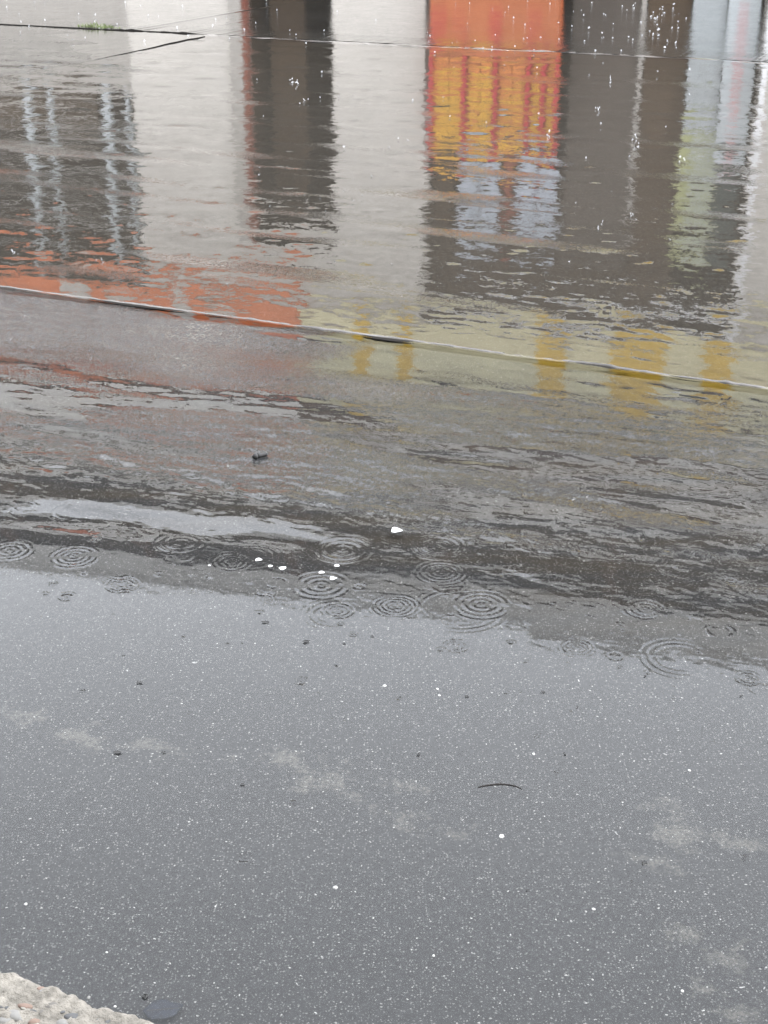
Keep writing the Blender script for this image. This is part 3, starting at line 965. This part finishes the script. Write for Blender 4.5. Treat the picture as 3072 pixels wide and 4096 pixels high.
# pale stones and dark crumbs
for (u, v, w, lab) in [(2007, 3342, 32, 'largest white stone chip on the asphalt right of centre'),
                       (2375, 3632, 20, 'square white stone chip on the lower right asphalt'),
                       (1341, 3546, 26, 'flat white chip with a dark shaded edge below the centre'),
                       (103, 3612, 18, 'white stone chip near the left edge of the asphalt'),
                       (427, 3805, 14, 'small white chip on the lower left asphalt above the kerb'),
                       (460, 4022, 16, 'round white pebble under water by the kerb, right of the arris'),
                       (1735, 3818, 16, 'pale grey pebble on the lower middle asphalt'),
                       (2730, 3960, 18, 'white chip in the lower right corner asphalt'),
                       (1538, 2740, 24, 'pale round pebble showing through the water right of the centre'),
                       (1750, 2752, 16, 'white pebble, upper one of a close pair on the grey asphalt'),
                       (1758, 2778, 16, 'white pebble, lower one of a close pair on the grey asphalt'),
                       (2135, 3012, 18, 'white pebble beside a dark crumb on the right asphalt'),
                       (2758, 3078, 18, 'white chip near the pale cement stain on the right')]:
    x, y = on_ground(u, v)
    r_ = px(u, v, w) * .38
    o = link('stone_chip', pebble_mesh('stone_chip', r_, 1.0, .85, .45, u * .01), M_STONEW, None, (x, y, -.002), (0, 0, rnd.uniform(0, 3)))
    tag(o, lab, 'stone', 'white stone chips on the asphalt')
for (u, v, w, lab) in [(470, 3012, 30, 'largest black flake on the left half of the asphalt'),
                       (655, 3011, 16, 'small black crumb right of the largest left flake'),
                       (2577, 3452, 24, 'black crumb under the pale stain on the right'),
                       (1225, 2569, 28, 'thin dark flake lying just below the ripple edge, left of centre'),
                       (1488, 2547, 16, 'tiny dark flake below the ripples at the centre'),
                       (1378, 2575, 12, 'dark speck right of the thin flake below the ripples'),
                       (1062, 2491, 30, 'dark sliver at the left end of the ripple edge'),
                       (1866, 2788, 16, 'dark crumb on the asphalt right of centre'),
                       (2172, 2770, 20, 'bent dark flake on the right asphalt'),
                       (558, 2733, 22, 'bent dark sliver on the left asphalt'),
                       (1674, 3020, 16, 'dark crumb by a white chip at the middle'),
                       (2260, 3018, 14, 'dark crumb right of the white pebble'),
                       (2110, 3562, 14, 'black speck at the lower right'),
                       (2527, 3525, 10, 'tiny black speck left of the pale stain'),
                       (970, 3140, 18, 'dark flake on the left middle asphalt'),
                       (2580, 2707, 14, 'dark flake below the right ripple edge'),
                       (2310, 2830, 10, 'tiny dark speck on the right asphalt'),
                       (2964, 2785, 12, 'tiny dark speck at the right edge')]:
    x, y = on_ground(u, v)
    L = px(u, v, w)
    o = link('dark_flake', petal_mesh('dark_flake', L, L * .55, u * .07, .25), M_CHAR, None, (x, y, .0015), (R(10), 0, rnd.uniform(-.5, .3)))
    tag(o, lab, 'debris', 'dark crumbs on the asphalt')

# grass in the joint of the far pavement
vs, fs = [], []
cx, cy = on_ground(390, 112)
for i in range(130):
    t = rnd.gauss(0, .16); bx, by = cx + ST[0] * t, cy + ST[1] * t + rnd.uniform(-.04, .04)
    h = rnd.uniform(.02, .07) * math.exp(-(t / .3) ** 2); a = rnd.uniform(0, 6.28); ln = rnd.uniform(.01, .06); w = .006
    dx, dy = math.cos(a), math.sin(a)
    b0 = len(vs)
    vs += [(bx - w * .7, by, 0.0), (bx + w * .7, by, 0.0), (bx + dx * ln * .4 + w * .5, by + dy * ln * .4, h * .65),
           (bx + dx * ln * .4 - w * .5, by + dy * ln * .4, h * .65), (bx + dx * ln, by + dy * ln, h)]
    fs += [(b0, b0 + 1, b0 + 2, b0 + 3), (b0 + 3, b0 + 2, b0 + 4)]
tag(link('grass_tuft', mesh_of('grass_tuft', vs, fs), M_GRASS), 'small green grass tuft growing in the far pavement joint', 'grass')

# raindrop splashes: little thrown beads and crowns
m, nt = newmat('splash_water'); k = NT(nt)
p_ = k.n('ShaderNodeBsdfPrincipled'); p_.inputs['Base Color'].default_value = (.85, .87, .90, 1)  # white base colour stands in for sky refracted in the drops
p_.inputs['Roughness'].default_value = .15; p_.inputs['IOR'].default_value = 1.33
tr_ = k.n('ShaderNodeBsdfTransparent'); mx_ = k.n('ShaderNodeMixShader'); mx_.inputs[0].default_value = .17
o_ = k.n('ShaderNodeOutputMaterial'); k.l(tr_.outputs[0], mx_.inputs[1]); k.l(p_.outputs[0], mx_.inputs[2]); k.l(mx_.outputs[0], o_.inputs[0])
M_SPLASH = m
bm = bmesh.new()


def bead(u, v, w, h):
    x, y = on_ground(u, v)
    s = px(u, v, 1.0)
    z = s * rnd.uniform(2, 14)
    mt = Matrix.Translation((x, y, z)) @ Matrix.Rotation(rnd.uniform(-.5, .5), 4, 'Y') @ Matrix.Diagonal((w * s * .4, w * s * .4, h * s * .4, 1))
    r = bmesh.ops.create_icosphere(bm, subdivisions=1, radius=1, matrix=mt)
    for q in r['verts']:
        q.co += Vector((rnd.uniform(-1, 1), rnd.uniform(-1, 1), rnd.uniform(-1, 1))) * s * w * .13


for i in range(70):
    bead(rnd.uniform(1700, 2760), rnd.uniform(8, 225), rnd.uniform(4, 10), rnd.uniform(5, 12))
for i in range(16):
    bead(rnd.gauss(2640, 50), rnd.uniform(30, 190), rnd.uniform(7, 15), rnd.uniform(7, 16))
for i in range(40):
    bead(rnd.uniform(0, 1700), rnd.uniform(2, 180), rnd.uniform(4, 9), rnd.uniform(6, 14))
for i in range(40):
    bead(rnd.uniform(1000, 2900), rnd.uniform(230, 900), rnd.uniform(4, 10), rnd.uniform(5, 13))
for i in range(25):
    bead(rnd.uniform(0, 3072), rnd.uniform(700, 1600), rnd.uniform(4, 10), rnd.uniform(4, 9))
for (u, v) in [(1165, 325), (1195, 330), (1215, 405), (2440, 330), (2395, 440), (2190, 550), (2545, 560), (2545, 595), (2725, 645), (2395, 905), (2535, 870), (55, 1010), (405, 1050)]:
    for q in range(4):
        bead(u + rnd.gauss(0, 8), v + rnd.gauss(0, 8), rnd.uniform(4, 9), rnd.uniform(6, 16))
for f in bm.faces: f.smooth = True
me = bpy.data.meshes.new('rain_splash'); bm.to_mesh(me); bm.free()
sp = link('rain_splash', me, M_SPLASH)
tag(sp, 'white beads and crowns of rain splashing up from the wet street', 'rain', kind='stuff')
